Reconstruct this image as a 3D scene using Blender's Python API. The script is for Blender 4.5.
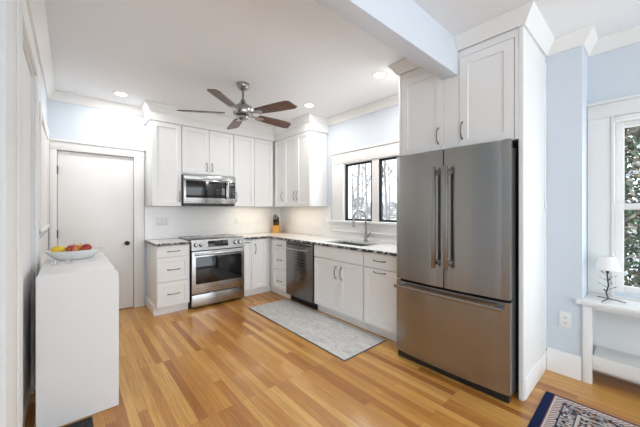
import bpy, bmesh, math, random
from mathutils import Vector, Matrix
PI = math.pi
random.seed(7)
S = bpy.context.scene
for o in list(bpy.data.objects): bpy.data.objects.remove(o)

# ------------------------------------------------------------------ camera
CAMH, YAW, FPX = 1.36, math.radians(41), 288.0
cd = bpy.data.cameras.new('camera'); cam = bpy.data.objects.new('camera', cd)
S.collection.objects.link(cam); S.camera = cam
cam.location = (0, 0, CAMH); cam.rotation_euler = (PI/2, 0, -YAW)
cd.sensor_fit = 'HORIZONTAL'; cd.sensor_width = 36; cd.lens = FPX/640*36
cd.shift_y = -4.5/640; cd.clip_start = 0.02

# ------------------------------------------------------------------ world, exposure, large lights
S.view_settings.view_transform = 'Standard'; S.view_settings.look = 'None'
S.view_settings.gamma = 1; S.view_settings.use_curve_mapping = False
S.view_settings.exposure = 0.32
W = bpy.data.worlds.new('overcast'); S.world = W; W.use_nodes = True
wn = W.node_tree.nodes; wl = W.node_tree.links
bg = wn['Background']; bg.inputs['Color'].default_value = (0.85, 0.935, 1.0, 1); bg.inputs['Strength'].default_value = 3.15

def area(name, loc, rot, sx, sy, power, color=(1, 1, 1), shape='RECTANGLE', spread=PI):
    l = bpy.data.lights.new(name, 'AREA'); l.shape = shape; l.size = sx; l.size_y = sy
    l.energy = power; l.color = color; l.spread = spread
    o = bpy.data.objects.new(name, l); S.collection.objects.link(o); o.location = loc; o.rotation_euler = rot
    return o
CEIL = 2.76; XR = 3.07; YB = 4.68; XL = -0.20; XN = 3.35
# daylight coming in at the windows
area('daylight_sink_window', (3.36, 2.42, 1.62), (0, PI/2, 0), 0.8, 1.1, 10, (0.93, 0.97, 1))
area('daylight_nook_window', (3.75, -0.3, 1.35), (0, PI/2, 0), 1.3, 0.8, 2, (0.95, 0.98, 1))

# ------------------------------------------------------------------ mesh helpers
class MB:
    def __init__(s): s.v = []; s.f = []; s.m = []
    def add(s, vs, fs, mi=0):
        n = len(s.v); s.v += [tuple(v) for v in vs]; s.f += [tuple(i+n for i in f) for f in fs]; s.m += [mi]*len(fs)
        return s
    def box(s, a, b, bev=0.0, mi=0):
        x0, y0, z0 = [min(a[i], b[i]) for i in range(3)]; x1, y1, z1 = [max(a[i], b[i]) for i in range(3)]
        if bev <= 0:
            return s.add([(x0,y0,z0),(x1,y0,z0),(x1,y1,z0),(x0,y1,z0),(x0,y0,z1),(x1,y0,z1),(x1,y1,z1),(x0,y1,z1)],
                  [(0,3,2,1),(4,5,6,7),(0,1,5,4),(1,2,6,5),(2,3,7,6),(3,0,4,7)], mi)
        bm = bmesh.new(); bmesh.ops.create_cube(bm, size=1)
        for v in bm.verts: v.co = Vector(((x0+x1)/2+v.co.x*(x1-x0), (y0+y1)/2+v.co.y*(y1-y0), (z0+z1)/2+v.co.z*(z1-z0)))
        bmesh.ops.bevel(bm, geom=bm.edges[:], offset=min(bev, .45*min(x1-x0, y1-y0, z1-z0)), segments=2, affect='EDGES', profile=.5)
        return s.bm(bm, mi)
    def bm(s, bm, mi=0):
        bm.verts.index_update()
        s.add([v.co.copy() for v in bm.verts], [[v.index for v in f.verts] for f in bm.faces], mi); bm.free(); return s
    def lathe(s, prof, c=(0,0,0), n=24, axis='z', mi=0, sx=1, sy=1):
        vs = []; fs = []
        for (r, z) in prof:
            for k in range(n):
                a = 2*PI*k/n; p = (r*math.cos(a)*sx, r*math.sin(a)*sy, z)
                if axis == 'x': p = (p[2], p[0], p[1])
                if axis == 'y': p = (p[0], p[2], p[1])
                vs.append((c[0]+p[0], c[1]+p[1], c[2]+p[2]))
        for i in range(len(prof)-1):
            for k in range(n):
                k2 = (k+1) % n; fs.append((i*n+k, i*n+k2, (i+1)*n+k2, (i+1)*n+k))
        closed = prof[0] == prof[-1]
        if prof[0][0] > 1e-6 and not closed: fs.append(tuple(range(n-1, -1, -1)))
        if prof[-1][0] > 1e-6 and not closed: fs.append(tuple((len(prof)-1)*n+k for k in range(n)))
        return s.add(vs, fs, mi)
    def cyl(s, c, r, z0, z1, n=20, axis='z', mi=0, bev=0):
        if bev: return s.lathe([(r-bev, z0), (r, z0+bev), (r, z1-bev), (r-bev, z1)], c, n, axis, mi)
        return s.lathe([(r, z0), (r, z1)], c, n, axis, mi)
    def tube(s, pts, r, n=8, mi=0, caps=True):
        pts = [Vector(p) for p in pts]; rr = r if isinstance(r, (list, tuple)) else [r]*len(pts)
        vs = []; fs = []; prev = None
        for i, p in enumerate(pts):
            d = (pts[min(i+1, len(pts)-1)]-pts[max(i-1, 0)]).normalized()
            if prev is None:
                u = d.cross(Vector((0,0,1)) if abs(d.z) < .9 else Vector((1,0,0))).normalized()
            else:
                u = prev-d*prev.dot(d)
                if u.length < 1e-6: u = d.cross(Vector((1,0,0)))
                u.normalize()
            prev = u; w = d.cross(u)
            for k in range(n):
                a = 2*PI*k/n; vs.append(p+(u*math.cos(a)+w*math.sin(a))*rr[i])
        for i in range(len(pts)-1):
            for k in range(n):
                k2 = (k+1) % n; fs.append((i*n+k, i*n+k2, (i+1)*n+k2, (i+1)*n+k))
        if caps: fs.append(tuple(range(n-1, -1, -1))); fs.append(tuple((len(pts)-1)*n+k for k in range(n)))
        return s.add(vs, fs, mi)
    def prism(s, poly, z0, z1, plane='xy', mi=0):
        def T(p, z):
            if plane == 'xy': return (p[0], p[1], z)
            if plane == 'xz': return (p[0], z, p[1])
            return (z, p[0], p[1])
        n = len(poly)
        vs = [T(p, z0) for p in poly]+[T(p, z1) for p in poly]
        fs = [tuple(range(n-1, -1, -1)), tuple(range(n, 2*n))]+[(i, (i+1) % n, n+(i+1) % n, n+i) for i in range(n)]
        return s.add(vs, fs, mi)
    def sphere(s, c, r, sc=(1,1,1), n=16, mi=0):
        m = n//2
        prof = [(max(r*math.sin(PI*i/m), 0 if i in (0, m) else 1e-5), -r*math.cos(PI*i/m)*sc[2]) for i in range(m+1)]
        return s.lathe(prof, c, n, 'z', mi, sc[0], sc[1])
    def shaker(s, x0, x1, z0, z1, y=0.0, t=0.02, rail=0.058, rec=0.009):
        # cabinet front facing -y with a recessed centre panel
        a = [(x0,z0),(x1,z0),(x1,z1),(x0,z1)]; e = .0015; r = rail
        o = [(x0+e,z0+e),(x1-e,z0+e),(x1-e,z1-e),(x0+e,z1-e)]
        i1 = [(x0+r,z0+r),(x1-r,z0+r),(x1-r,z1-r),(x0+r,z1-r)]; q = r+.004
        i2 = [(x0+q,z0+q),(x1-q,z0+q),(x1-q,z1-q),(x0+q,z1-q)]
        L = [(a, y+t), (a, y+e), (o, y), (i1, y), (i2, y+rec)]
        vs = [(p[0], yy, p[1]) for ring, yy in L for p in ring]; fs = [(3,2,1,0)]
        fs = [(0,3,2,1)][:0]+[(0,1,2,3)]
        for k in range(4):
            for j in range(4):
                j2 = (j+1) % 4; fs.append((k*4+j2, k*4+j, (k+1)*4+j, (k+1)*4+j2))
        fs.append((19,18,17,16))
        return s.add(vs, fs)
    def sweep(s, pts, prof, closed_prof=True, mi=0):
        # sweep profile [(offset to the left, z)] along a 2D polyline with mitred joints
        P = [Vector(p) for p in pts]; n = len(P); rings = []
        for i in range(n):
            d0 = (P[i]-P[i-1]).normalized() if i > 0 else None
            d1 = (P[i+1]-P[i]).normalized() if i < n-1 else None
            if d0 is None: m = Vector((-d1.y, d1.x))
            elif d1 is None: m = Vector((-d0.y, d0.x))
            else:
                n0 = Vector((-d0.y, d0.x)); n1 = Vector((-d1.y, d1.x)); m = (n0+n1); m = m/(m.dot(n0))
            rings.append([(P[i].x+m.x*o, P[i].y+m.y*o, z) for o, z in prof])
        k = len(prof); vs = [v for r in rings for v in r]; fs = []
        for i in range(n-1):
            for j in range(k):
                j2 = (j+1) % k; fs.append((i*k+j, (i+1)*k+j, (i+1)*k+j2, i*k+j2))
        fs.append(tuple(range(k))); fs.append(tuple(reversed([(n-1)*k+j for j in range(k)])))
        return s.add(vs, fs, mi)
    def build(s, name, mats, parent=None, smooth=35, loc=None):
        me = bpy.data.meshes.new(name); me.from_pydata(s.v, [], s.f)
        if not isinstance(mats, (list, tuple)): mats = [mats]
        for m in mats: me.materials.append(m)
        for p, mi in zip(me.polygons, s.m): p.material_index = mi
        bm = bmesh.new(); bm.from_mesh(me); bmesh.ops.recalc_face_normals(bm, faces=bm.faces); bm.to_mesh(me); bm.free()
        if smooth:
            me.polygons.foreach_set('use_smooth', [True]*len(me.polygons)); me.set_sharp_from_angle(angle=math.radians(smooth))
        me.update()
        o = bpy.data.objects.new(name, me); S.collection.objects.link(o)
        if parent: o.parent = parent
        if loc: o.location = loc
        return o

def thing(name, label, cat, loc=(0,0,0), rz=0, group=None):
    o = bpy.data.objects.new(name, None); o.empty_display_size = .1; S.collection.objects.link(o)
    o.location = loc; o.rotation_euler = (0, 0, rz); return tag(o, label, cat, group)
def tag(o, label, cat, group=None, kind=None):
    o['label'] = label; o['category'] = cat
    if group: o['group'] = group
    if kind: o['kind'] = kind
    return o
def struct(o, label=None):
    o['kind'] = 'structure'
    if label: o['label'] = label
    return o
def copy_tree(o, parent=None):
    c = o.copy(); S.collection.objects.link(c)
    if parent: c.parent = parent
    for ch in list(o.children): copy_tree(ch, c)
    return c

# ------------------------------------------------------------------ materials
def mat(name, col, rough=.5, metal=0, spec=.5, coat=0, bump=0, bscale=40, var=0, vscale=6, aniso=0):
    m = bpy.data.materials.new(name); m.use_nodes = True; nt = m.node_tree; b = nt.nodes['Principled BSDF']
    b.inputs['Base Color'].default_value = (*col, 1); b.inputs['Roughness'].default_value = rough; b.inputs['Metallic'].default_value = metal
    b.inputs['Specular IOR Level'].default_value = spec; b.inputs['Coat Weight'].default_value = coat; b.inputs['Coat Roughness'].default_value = .1
    if aniso: b.inputs['Anisotropic'].default_value = aniso
    tc = nt.nodes.new('ShaderNodeTexCoord')
    if var:
        n = nt.nodes.new('ShaderNodeTexNoise'); n.inputs['Scale'].default_value = vscale; n.inputs['Detail'].default_value = 4
        r = nt.nodes.new('ShaderNodeMix'); r.data_type = 'RGBA'
        r.inputs['A'].default_value = (*[c*(1-var) for c in col], 1); r.inputs['B'].default_value = (*[min(1, c*(1+var)) for c in col], 1)
        nt.links.new(tc.outputs['Object'], n.inputs['Vector']); nt.links.new(n.outputs['Fac'], r.inputs['Factor']); nt.links.new(r.outputs['Result'], b.inputs['Base Color'])
    if bump:
        n = nt.nodes.new('ShaderNodeTexNoise'); n.inputs['Scale'].default_value = bscale
        bp = nt.nodes.new('ShaderNodeBump'); bp.inputs['Strength'].default_value = bump; bp.inputs['Distance'].default_value = .002
        nt.links.new(tc.outputs['Object'], n.inputs['Vector']); nt.links.new(n.outputs['Fac'], bp.inputs['Height']); nt.links.new(bp.outputs['Normal'], b.inputs['Normal'])
    return m
def emit(name, col, st):
    m = bpy.data.materials.new(name); m.use_nodes = True; nt = m.node_tree; nt.nodes.clear()
    e = nt.nodes.new('ShaderNodeEmission'); e.inputs['Color'].default_value = (*col, 1); e.inputs['Strength'].default_value = st
    o = nt.nodes.new('ShaderNodeOutputMaterial'); nt.links.new(e.outputs[0], o.inputs[0]); return m
def ramp(nt, stops):
    r = nt.nodes.new('ShaderNodeValToRGB'); e = r.color_ramp.elements
    while len(e) < len(stops): e.new(.5)
    for i, (p, c) in enumerate(stops): e[i].position = p; e[i].color = (*c, 1)
    return r
def glass_mat(name, refl=.04):
    m = bpy.data.materials.new(name); m.use_nodes = True; nt = m.node_tree; nt.nodes.clear()
    t = nt.nodes.new('ShaderNodeBsdfTransparent'); g = nt.nodes.new('ShaderNodeBsdfGlossy'); g.inputs['Roughness'].default_value = .02
    x = nt.nodes.new('ShaderNodeMixShader'); x.inputs[0].default_value = refl
    o = nt.nodes.new('ShaderNodeOutputMaterial')
    nt.links.new(t.outputs[0], x.inputs[1]); nt.links.new(g.outputs[0], x.inputs[2]); nt.links.new(x.outputs[0], o.inputs[0]); return m

def floor_mat():
    m = mat('oak_strip_floor', (.5,.3,.12), .3, coat=.25); nt = m.node_tree; b = nt.nodes['Principled BSDF']
    tc = nt.nodes.new('ShaderNodeTexCoord')
    mp = nt.nodes.new('ShaderNodeMapping'); mp.inputs['Rotation'].default_value = (0, 0, PI/2)
    br = nt.nodes.new('ShaderNodeTexBrick'); br.inputs['Scale'].default_value = 1; br.inputs['Mortar Size'].default_value = .0008
    br.inputs['Brick Width'].default_value = .95; br.inputs['Row Height'].default_value = .057; br.offset = .37; br.offset_frequency = 3
    br.inputs['Color1'].default_value = (0,0,0,1); br.inputs['Color2'].default_value = (1,1,1,1); br.inputs['Mortar'].default_value = (0,0,0,1)
    br.inputs['Mortar Smooth'].default_value = .3
    nt.links.new(tc.outputs['Object'], mp.inputs['Vector']); nt.links.new(mp.outputs['Vector'], br.inputs['Vector'])
    r = ramp(nt, [(0, (.34,.120,.020)), (.22, (.47,.195,.038)), (.5, (.56,.265,.058)), (.78, (.62,.32,.078)), (1, (.70,.40,.12))])
    nt.links.new(br.outputs['Color'], r.inputs['Fac'])
    gm = nt.nodes.new('ShaderNodeMapping'); gm.inputs['Scale'].default_value = (60, 2.2, 1)
    gn = nt.nodes.new('ShaderNodeTexNoise'); gn.inputs['Scale'].default_value = 1.6; gn.inputs['Detail'].default_value = 6; gn.inputs['Distortion'].default_value = .6
    nt.links.new(tc.outputs['Object'], gm.inputs['Vector']); nt.links.new(gm.outputs['Vector'], gn.inputs['Vector'])
    gr = ramp(nt, [(.3, (.74,.70,.64)), (.62, (1.08,1.08,1.08))]); nt.links.new(gn.outputs['Fac'], gr.inputs['Fac'])
    mx = nt.nodes.new('ShaderNodeMix'); mx.data_type = 'RGBA'; mx.blend_type = 'MULTIPLY'; mx.inputs['Factor'].default_value = .8
    nt.links.new(r.outputs['Color'], mx.inputs['A']); nt.links.new(gr.outputs['Color'], mx.inputs['B'])
    mo = nt.nodes.new('ShaderNodeMix'); mo.data_type = 'RGBA'; mo.inputs['B'].default_value = (.20,.09,.03,1)
    mf = nt.nodes.new('ShaderNodeMath'); mf.operation = 'MULTIPLY'; mf.inputs[1].default_value = .6
    nt.links.new(br.outputs['Fac'], mf.inputs[0]); nt.links.new(mf.outputs[0], mo.inputs['Factor'])
    nt.links.new(mx.outputs['Result'], mo.inputs['A']); nt.links.new(mo.outputs['Result'], b.inputs['Base Color'])
    return m
def granite_mat():
    m = mat('grey_granite_sheen', (.5,.5,.5), .22); nt = m.node_tree; b = nt.nodes['Principled BSDF']
    tc = nt.nodes.new('ShaderNodeTexCoord')
    n1 = nt.nodes.new('ShaderNodeTexNoise'); n1.inputs['Scale'].default_value = 28; n1.inputs['Detail'].default_value = 5; n1.inputs['Roughness'].default_value = .65
    nt.links.new(tc.outputs['Object'], n1.inputs['Vector'])
    r = ramp(nt, [(.26, (.12,.12,.125)), (.36, (.45,.44,.44)), (.44, (.70,.69,.68)), (.64, (.80,.79,.78))])  # paler with fewer specks: the top's reflection is put into the colour
    nt.links.new(n1.outputs['Fac'], r.inputs['Fac']); nt.links.new(r.outputs['Color'], b.inputs['Base Color'])
    return m
def granite_edge_mat():
    m = mat('dark_granite_edge', (.2,.2,.2), .35); nt = m.node_tree; b = nt.nodes['Principled BSDF']
    tc = nt.nodes.new('ShaderNodeTexCoord')
    n1 = nt.nodes.new('ShaderNodeTexNoise'); n1.inputs['Scale'].default_value = 26; n1.inputs['Detail'].default_value = 5
    nt.links.new(tc.outputs['Object'], n1.inputs['Vector'])
    r = ramp(nt, [(.40, (.03,.03,.035)), (.52, (.12,.12,.12)), (.60, (.45,.44,.43)), (.7, (.7,.7,.7))])
    nt.links.new(n1.outputs['Fac'], r.inputs['Fac']); nt.links.new(r.outputs['Color'], b.inputs['Base Color'])
    return m
def tile_mat(rot):
    m = mat('white_subway_tile', (.85,.84,.82), .2); nt = m.node_tree; b = nt.nodes['Principled BSDF']
    tc = nt.nodes.new('ShaderNodeTexCoord'); mp = nt.nodes.new('ShaderNodeMapping'); mp.inputs['Rotation'].default_value = rot
    br = nt.nodes.new('ShaderNodeTexBrick'); br.inputs['Scale'].default_value = 1; br.inputs['Brick Width'].default_value = .30; br.inputs['Row Height'].default_value = .10
    br.inputs['Mortar Size'].default_value = .0015; br.inputs['Color1'].default_value = (.83,.825,.81,1); br.inputs['Color2'].default_value = (.86,.855,.84,1); br.inputs['Mortar'].default_value = (.74,.73,.71,1)
    nt.links.new(tc.outputs['Object'], mp.inputs['Vector']); nt.links.new(mp.outputs['Vector'], br.inputs['Vector']); nt.links.new(br.outputs['Color'], b.inputs['Base Color'])
    return m
def steel_mat(name, col, rough, vertical=True):
    m = mat(name, col, rough, metal=1); nt = m.node_tree; b = nt.nodes['Principled BSDF']
    tc = nt.nodes.new('ShaderNodeTexCoord'); mp = nt.nodes.new('ShaderNodeMapping')
    mp.inputs['Scale'].default_value = (1.5, 1.5, 260)
    n = nt.nodes.new('ShaderNodeTexNoise'); n.inputs['Scale'].default_value = 1; n.inputs['Detail'].default_value = 3
    nt.links.new(tc.outputs['Object'], mp.inputs['Vector']); nt.links.new(mp.outputs['Vector'], n.inputs['Vector'])
    mr = nt.nodes.new('ShaderNodeMapRange'); mr.inputs['To Min'].default_value = rough-.03; mr.inputs['To Max'].default_value = rough+.04
    nt.links.new(n.outputs['Fac'], mr.inputs['Value']); nt.links.new(mr.outputs['Result'], b.inputs['Roughness'])
    b.inputs['Anisotropic'].default_value = .8; b.inputs['Anisotropic Rotation'].default_value = .25
    tg = nt.nodes.new('ShaderNodeTangent'); tg.direction_type = 'RADIAL'; tg.axis = 'Z'
    nt.links.new(tg.outputs['Tangent'], b.inputs['Tangent'])
    return m
def wood_mat(name, stops, sc=(3, 40, 3)):
    m = mat(name, stops[0][1], .35); nt = m.node_tree; b = nt.nodes['Principled BSDF']
    tc = nt.nodes.new('ShaderNodeTexCoord'); mp = nt.nodes.new('ShaderNodeMapping'); mp.inputs['Scale'].default_value = sc
    n = nt.nodes.new('ShaderNodeTexNoise'); n.inputs['Scale'].default_value = 1.5; n.inputs['Detail'].default_value = 5; n.inputs['Distortion'].default_value = .7
    r = ramp(nt, stops); nt.links.new(tc.outputs['Object'], mp.inputs['Vector']); nt.links.new(mp.outputs['Vector'], n.inputs['Vector'])
    nt.links.new(n.outputs['Fac'], r.inputs['Fac']); nt.links.new(r.outputs['Color'], b.inputs['Base Color']); return m

M = dict(
    white=mat('white_cabinet_paint', (.86,.86,.85), .38),
    trim=mat('white_trim_paint', (.82,.815,.80), .4),
    ceil=mat('ceiling_paint', (.87,.88,.89), .7, bump=.05, bscale=200),
    blue=mat('pale_blue_wall_paint', (.63,.685,.745), .6, bump=.05, bscale=150),
    beam=mat('pale_blue_white_paint', (.70,.75,.82), .55),
    door=mat('door_paint', (.84,.835,.825), .4),
    floor=floor_mat(), granite=granite_mat(), gedge=granite_edge_mat(),
    tileb=tile_mat((PI/2, 0, 0)), tiler=tile_mat((PI/2, 0, PI/2)),
    steel=steel_mat('brushed_steel', (.36,.355,.345), .21, True),
    steelh=steel_mat('brushed_steel_bright', (.44,.435,.43), .26, False),
    dsteel=steel_mat('dark_brushed_steel', (.21,.205,.20), .26, True),
    chrome=mat('satin_chrome', (.75,.75,.75), .18, metal=1),
    nickel=mat('brushed_nickel', (.34,.335,.33), .27, metal=1),
    pull=mat('pewter_pull', (.22,.21,.20), .35, metal=.9),
    bglass=mat('black_glass', (.008,.008,.009), .06, coat=.3),
    black=mat('black_plastic', (.012,.012,.013), .45),
    bframe=mat('black_window_frame', (.006,.006,.006), .6, spec=.2),
    iron=mat('black_iron', (.015,.015,.015), .5),
    bronze=mat('dark_bronze', (.03,.025,.02), .35, metal=.7),
    grey=mat('grey_side_metal', (.05,.05,.052), .5),
    plate=mat('white_plastic', (.80,.80,.79), .35),
    slot=mat('dark_slot', (.10,.10,.10), .5),
    walnut=wood_mat('walnut_blade', [(.3, (.055,.018,.008)), (.5, (.105,.038,.017)), (.7, (.16,.065,.03))], (4, 40, 4)),
    bowl=mat('white_ceramic', (.85,.85,.84), .2),
    table=mat('white_lacquer', (.80,.80,.80), .35),
    shade=mat('white_lampshade', (.88,.88,.88), .8, bump=.2, bscale=60),
    glass=glass_mat('window_glass'), cglass=glass_mat('clear_glass', .12),
    snow=mat('snow', (.86,.88,.92), .8, bump=.4, bscale=3), bark=mat('grey_bark', (.19,.17,.16), .9, var=.5, vscale=14),
    leaf=mat('evergreen_leaf', (.055,.095,.045), .6, var=.7, vscale=9), twig=mat('brown_twig', (.26,.21,.155), .8, var=.5, vscale=9),
    display=mat('black_display', (.012,.012,.014), .12),
    mark=mat('grey_lettering', (.08,.08,.08), .4),
    block=wood_mat('honey_wood', [(.3, (.62,.27,.035)), (.7, (.85,.45,.10))], (8, 8, 30)),
    lit=emit('lit_lens', (1, .97, .92), 9),
)

# ------------------------------------------------------------------ setting
T = .16
struct(MB().box((-3.2, -3.6, -.12), (XN+.16, YB+.16, 0)).build('floor', M['floor']))
struct(MB().box((-3.2, -3.6, CEIL), (XN+.16, YB+.16, CEIL+.12)).build('ceiling', M['ceil']))
# back wall with the door opening
DX0, DX1, DZ = -.11, .662, 2.065
b = MB(); b.box((XL-.16, YB, 0), (DX0-.02, YB+T, CEIL)); b.box((DX1+.02, YB, 0), (XR+T, YB+T, CEIL)); b.box((DX0-.02, YB, DZ+.02), (DX1+.02, YB+T, CEIL))
struct(b.build('wall_back', M['blue']))
# right wall with the sink window opening
WY0, WY1, WZ0, WZ1 = 1.80, 2.985, 1.19, 2.03
b = MB(); b.box((XR, WY1, 0), (XR+T, YB, CEIL)); b.box((XR, 1.0, 0), (XR+T, WY0, CEIL)); b.box((XR, WY0, 0), (XR+T, WY1, WZ0)); b.box((XR, WY0, WZ1), (XR+T, WY1, CEIL))
b.box((XR, .36, 0), (XN+T, 1.0, CEIL))
struct(b.build('wall_right', M['blue']))
# nook wall with the tall window opening
NY0, NY1, NZ0, NZ1 = -.72, .20, .69, 2.09
b = MB(); b.box((XN, NY1, 0), (XN+T, .36, CEIL)); b.box((XN, -3.6, 0), (XN+T, NY0, CEIL)); b.box((XN, NY0, 0), (XN+T, NY1, NZ0)); b.box((XN, NY0, NZ1), (XN+T, NY1, CEIL))
struct(b.build('wall_nook', M['blue']))
# left wall: doorway between y 2.13 and 3.02, tall shallow window further back
b = MB(); b.box((XL-.16, 3.02, 0), (XL, 3.42, CEIL)); b.box((XL-.16, 4.42, 0), (XL, YB, CEIL)); b.box((XL-.16, 3.42, 0), (XL, 4.42, CEIL))
b.box((XL-.16, 1.05, 0), (XL, 2.13, CEIL)); b.box((XL-.16, 2.13, 2.36), (XL, 3.02, CEIL))
struct(b.build('wall_left', M['blue']))
struct(MB().box((-3.36, -3.6, 0), (-3.2, 1.21, CEIL)).build('unseen_side_wall', M['blue']))  # unseen wall, added to cut daylight from the open left side
struct(MB().box((-3.2, 1.05, 0), (XL-.161, 1.21, CEIL)).build('wall_passage', M['blue']))
# ceiling beam
struct(MB().box((XL-.16, 1.048, 2.465), (2.419, 1.177, CEIL), .004).build('beam', M['beam']))
# crown moulding that follows every wall and cabinet top
CP = [(0, CEIL-.10), (.012, CEIL-.10), (.018, CEIL-.088), (.030, CEIL-.072), (.048, CEIL-.040), (.066, CEIL-.022), (.072, CEIL-.012), (.072, CEIL), (0, CEIL)]
struct(MB().sweep([(XN, -3.6), (XN, .36), (XR, .36), (XR, .590)], CP).build('trim_1', M['trim'], smooth=25))
struct(MB().sweep([(XR, 1.616), (XR, 3.342)], CP).build('trim_2', M['trim'], smooth=25))
struct(MB().sweep([(.80, YB), (XL, YB), (XL, 1.18)], CP).build('trim_3', M['trim'], smooth=25))
# baseboards
BP = [(0, 0), (.018, 0), (.018, .165), (.012, .178), (.012, .185), (0, .185)]
struct(MB().sweep([(XR, .362), (XR, .582)], BP).build('baseboard_right', M['trim']))
struct(MB().sweep([(XL, 4.66), (XL, 3.22)], BP).build('baseboard_left', M['trim']))
# white wainscot boards on the left wall
struct(MB().box((XL, 3.2, .186), (XL+.008, 3.40, 2.25)).box((XL, 4.44, .186), (XL+.008, 4.67, 2.25)).box((XL, 3.40, .186), (XL+.008, 4.44, 1.10)).build('trim_4', M['trim']))
# doorway casing on the left wall
b = MB(); b.box((XL, 1.60, 0), (XL+.018, 2.128, 2.40), .003); b.box((XL+.018, 1.90, 0), (XL+.024, 1.96, 2.40), .002)
b.box((XL, 3.022, 0), (XL+.018, 3.17, 2.40), .003); b.box((XL, 1.60, 2.36), (XL+.02, 3.19, 2.50), .003); b.box((XL, 1.58, 2.50), (XL+.035, 3.20, 2.525), .003)
b.box((XL-.16, 2.11, 0), (XL-.001, 2.131, 2.36)); b.box((XL-.16, 3.001, 0), (XL-.001, 3.02, 2.36)); b.box((XL-.16, 2.131, 2.34), (XL-.001, 3.001, 2.362))
matte = mat('matte_white_paint', (.86,.86,.85), .95, spec=.1)
struct(b.build('trim_5', matte))

d2 = struct(MB().box((XL-.06, 2.134, .004), (XL-.014, 2.998, 2.336), .002).build('door_2', matte))
# back door
b = MB().box((DX0, YB+.012, .012), (DX1, YB+.052, DZ-.002), .002)
dr = struct(b.build('door_1', M['door']), 'plain white flush door with bronze knob in the back wall')
b = MB().lathe([(.0001, 0), (.028, 0), (.028, .006), (.011, .010), (.010, .03), (.022, .036), (.029, .048), (.027, .060), (.016, .067), (.0001, .068)], (0,0,0), 20, 'y')
for i in range(len(b.v)): v = b.v[i]; b.v[i] = (v[0]+.59, YB+.012-v[1], v[2]+.897)
b.build('door_knob', M['bronze'], dr)
for z in (.25, 1.06, 1.83):
    MB().box((DX0-.012, YB-.004, z-.045), (DX0+.004, YB+.011, z+.045), .002).cyl((DX0-.004, YB-.006, 0), .007, z-.05, z+.05, 10).build('hinge', M['bronze'], dr)
b = MB(); b.box((XL+.02, YB-.02, 0), (DX0-.006, YB+.0, DZ+.008), .002); b.box((DX1+.006, YB-.02, 0), (.785, YB, DZ+.008), .002)
b.box((XL+.02, YB-.022, DZ+.008), (.79, YB, 2.17), .002); b.box((XL+.02, YB-.036, 2.17), (.803, YB, 2.195), .003)
b.box((DX0-.02, YB+.06, 0), (DX1+.02, YB+.14, DZ+.02)); b.box((DX0-.02, YB, 0), (DX0-.004, YB+.1, DZ+.004)); b.box((DX1+.004, YB, 0), (DX1+.02, YB+.1, DZ+.004)); b.box((DX0-.02, YB, DZ+.004), (DX1+.02, YB+.1, DZ+.02))  # includes an unseen plate behind the door, added to block leaking light
struct(b.build('trim_6', M['trim']))

# sink window
b = MB()
b.box((XR-.02, WY1, WZ0), (XR, WY1+.24, WZ1), .002); b.box((XR-.02, WY0-.19, WZ0), (XR, WY0, WZ1), .002)
b.box((XR-.024, WY0-.19, WZ1), (XR, WY1+.24, 2.185), .002); b.box((XR-.04, WY0-.19, 2.185), (XR, WY1+.252, 2.203), .003)
b.box((XR-.055, WY0-.19, WZ0-.03), (XR+.05, WY1+.33, WZ0), .004); b.box((XR-.02, WY0-.19, 1.045), (XR, WY1+.29, WZ0-.03), .002)
b.box((XR-.028, WY0-.19, 1.025), (XR, WY1+.29, 1.045), .002)
b.box((XR-.004, 2.357, WZ0), (XR+.06, 2.465, WZ1), .002)
b.box((XR, WY1-.012, WZ0), (XR+.055, WY1, WZ1)); b.box((XR, WY0, WZ0), (XR+.055, WY0+.012, WZ1)); b.box((XR, WY0, WZ1-.012), (XR+.055, WY1, WZ1))
w1 = struct(b.build('window_1', M['trim']), 'pair of black-framed casement windows over the sink')
for (ya, yb) in ((2.468, 2.972), (1.815, 2.354)):
    f = MB(); x0, x1 = XR+.010, XR+.05; q = .026
    f.box((x0, ya, WZ0+.003), (x1, ya+q, WZ1-.013)); f.box((x0, yb-q, WZ0+.003), (x1, yb, WZ1-.013))
    f.box((x0, ya+q, WZ0+.003), (x1, yb-q, WZ0+.003+q)); f.box((x0, ya+q, WZ1-.013-q), (x1, yb-q, WZ1-.013))
    fr = f.build('window_frame', M['bframe'], w1)
    MB().box((XR+.030, ya+q, WZ0+q), (XR+.034, yb-q, WZ1-.013-q)).build('pane', M['glass'], fr)
    MB().tube([(XR+.012, yb-.10, WZ0+.018), (XR-.012, yb-.10, WZ0+.022), (XR-.016, yb-.04, WZ0+.016)], .006).build('crank_handle', M['bframe'], w1)

# tall window in the nook
b = MB()
b.box((XN-.02, NY1+.012, .66), (XN, .357, 2.11), .002); b.box((XN-.02, NY0-.15, .66), (XN, NY0-.012, 2.11), .002)
b.box((XN-.024, NY0-.15, 2.11), (XN, .357, 2.225), .002); b.box((XN-.04, NY0-.16, 2.225), (XN, .358, 2.25), .003)
b.box((XN-.03, NY1-.004, .66), (XN+.10, NY1+.012, 2.11)); b.box((XN-.03, NY0-.012, .66), (XN+.10, NY0+.004, 2.11)); b.box((XN-.03, NY0, NZ1-.02), (XN+.10, NY1, NZ1+.015))
w2 = struct(b.build('window_2', M['trim']), 'tall double-hung white window in the nook')
for (za, zb, x0) in ((NZ0, 1.40, XN+.01), (1.355, NZ1-.02, XN+.055)):
    f = MB(); x1 = x0+.04; q = .05; ya, yb = NY0+.005, NY1-.005
    f.box((x0, ya, za), (x1, ya+q, zb), .002); f.box((x0, yb-q, za), (x1, yb, zb), .002); f.box((x0, ya+q, za), (x1, yb-q, za+q), .002); f.box((x0, ya+q, zb-.045), (x1, yb-q, zb), .002)
    fr = f.build('sash', M['trim'], w2)
    MB().box((x0+.015, ya+q, za+q), (x0+.02, yb-q, zb-.045)).build('pane', M['glass'], fr)
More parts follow.
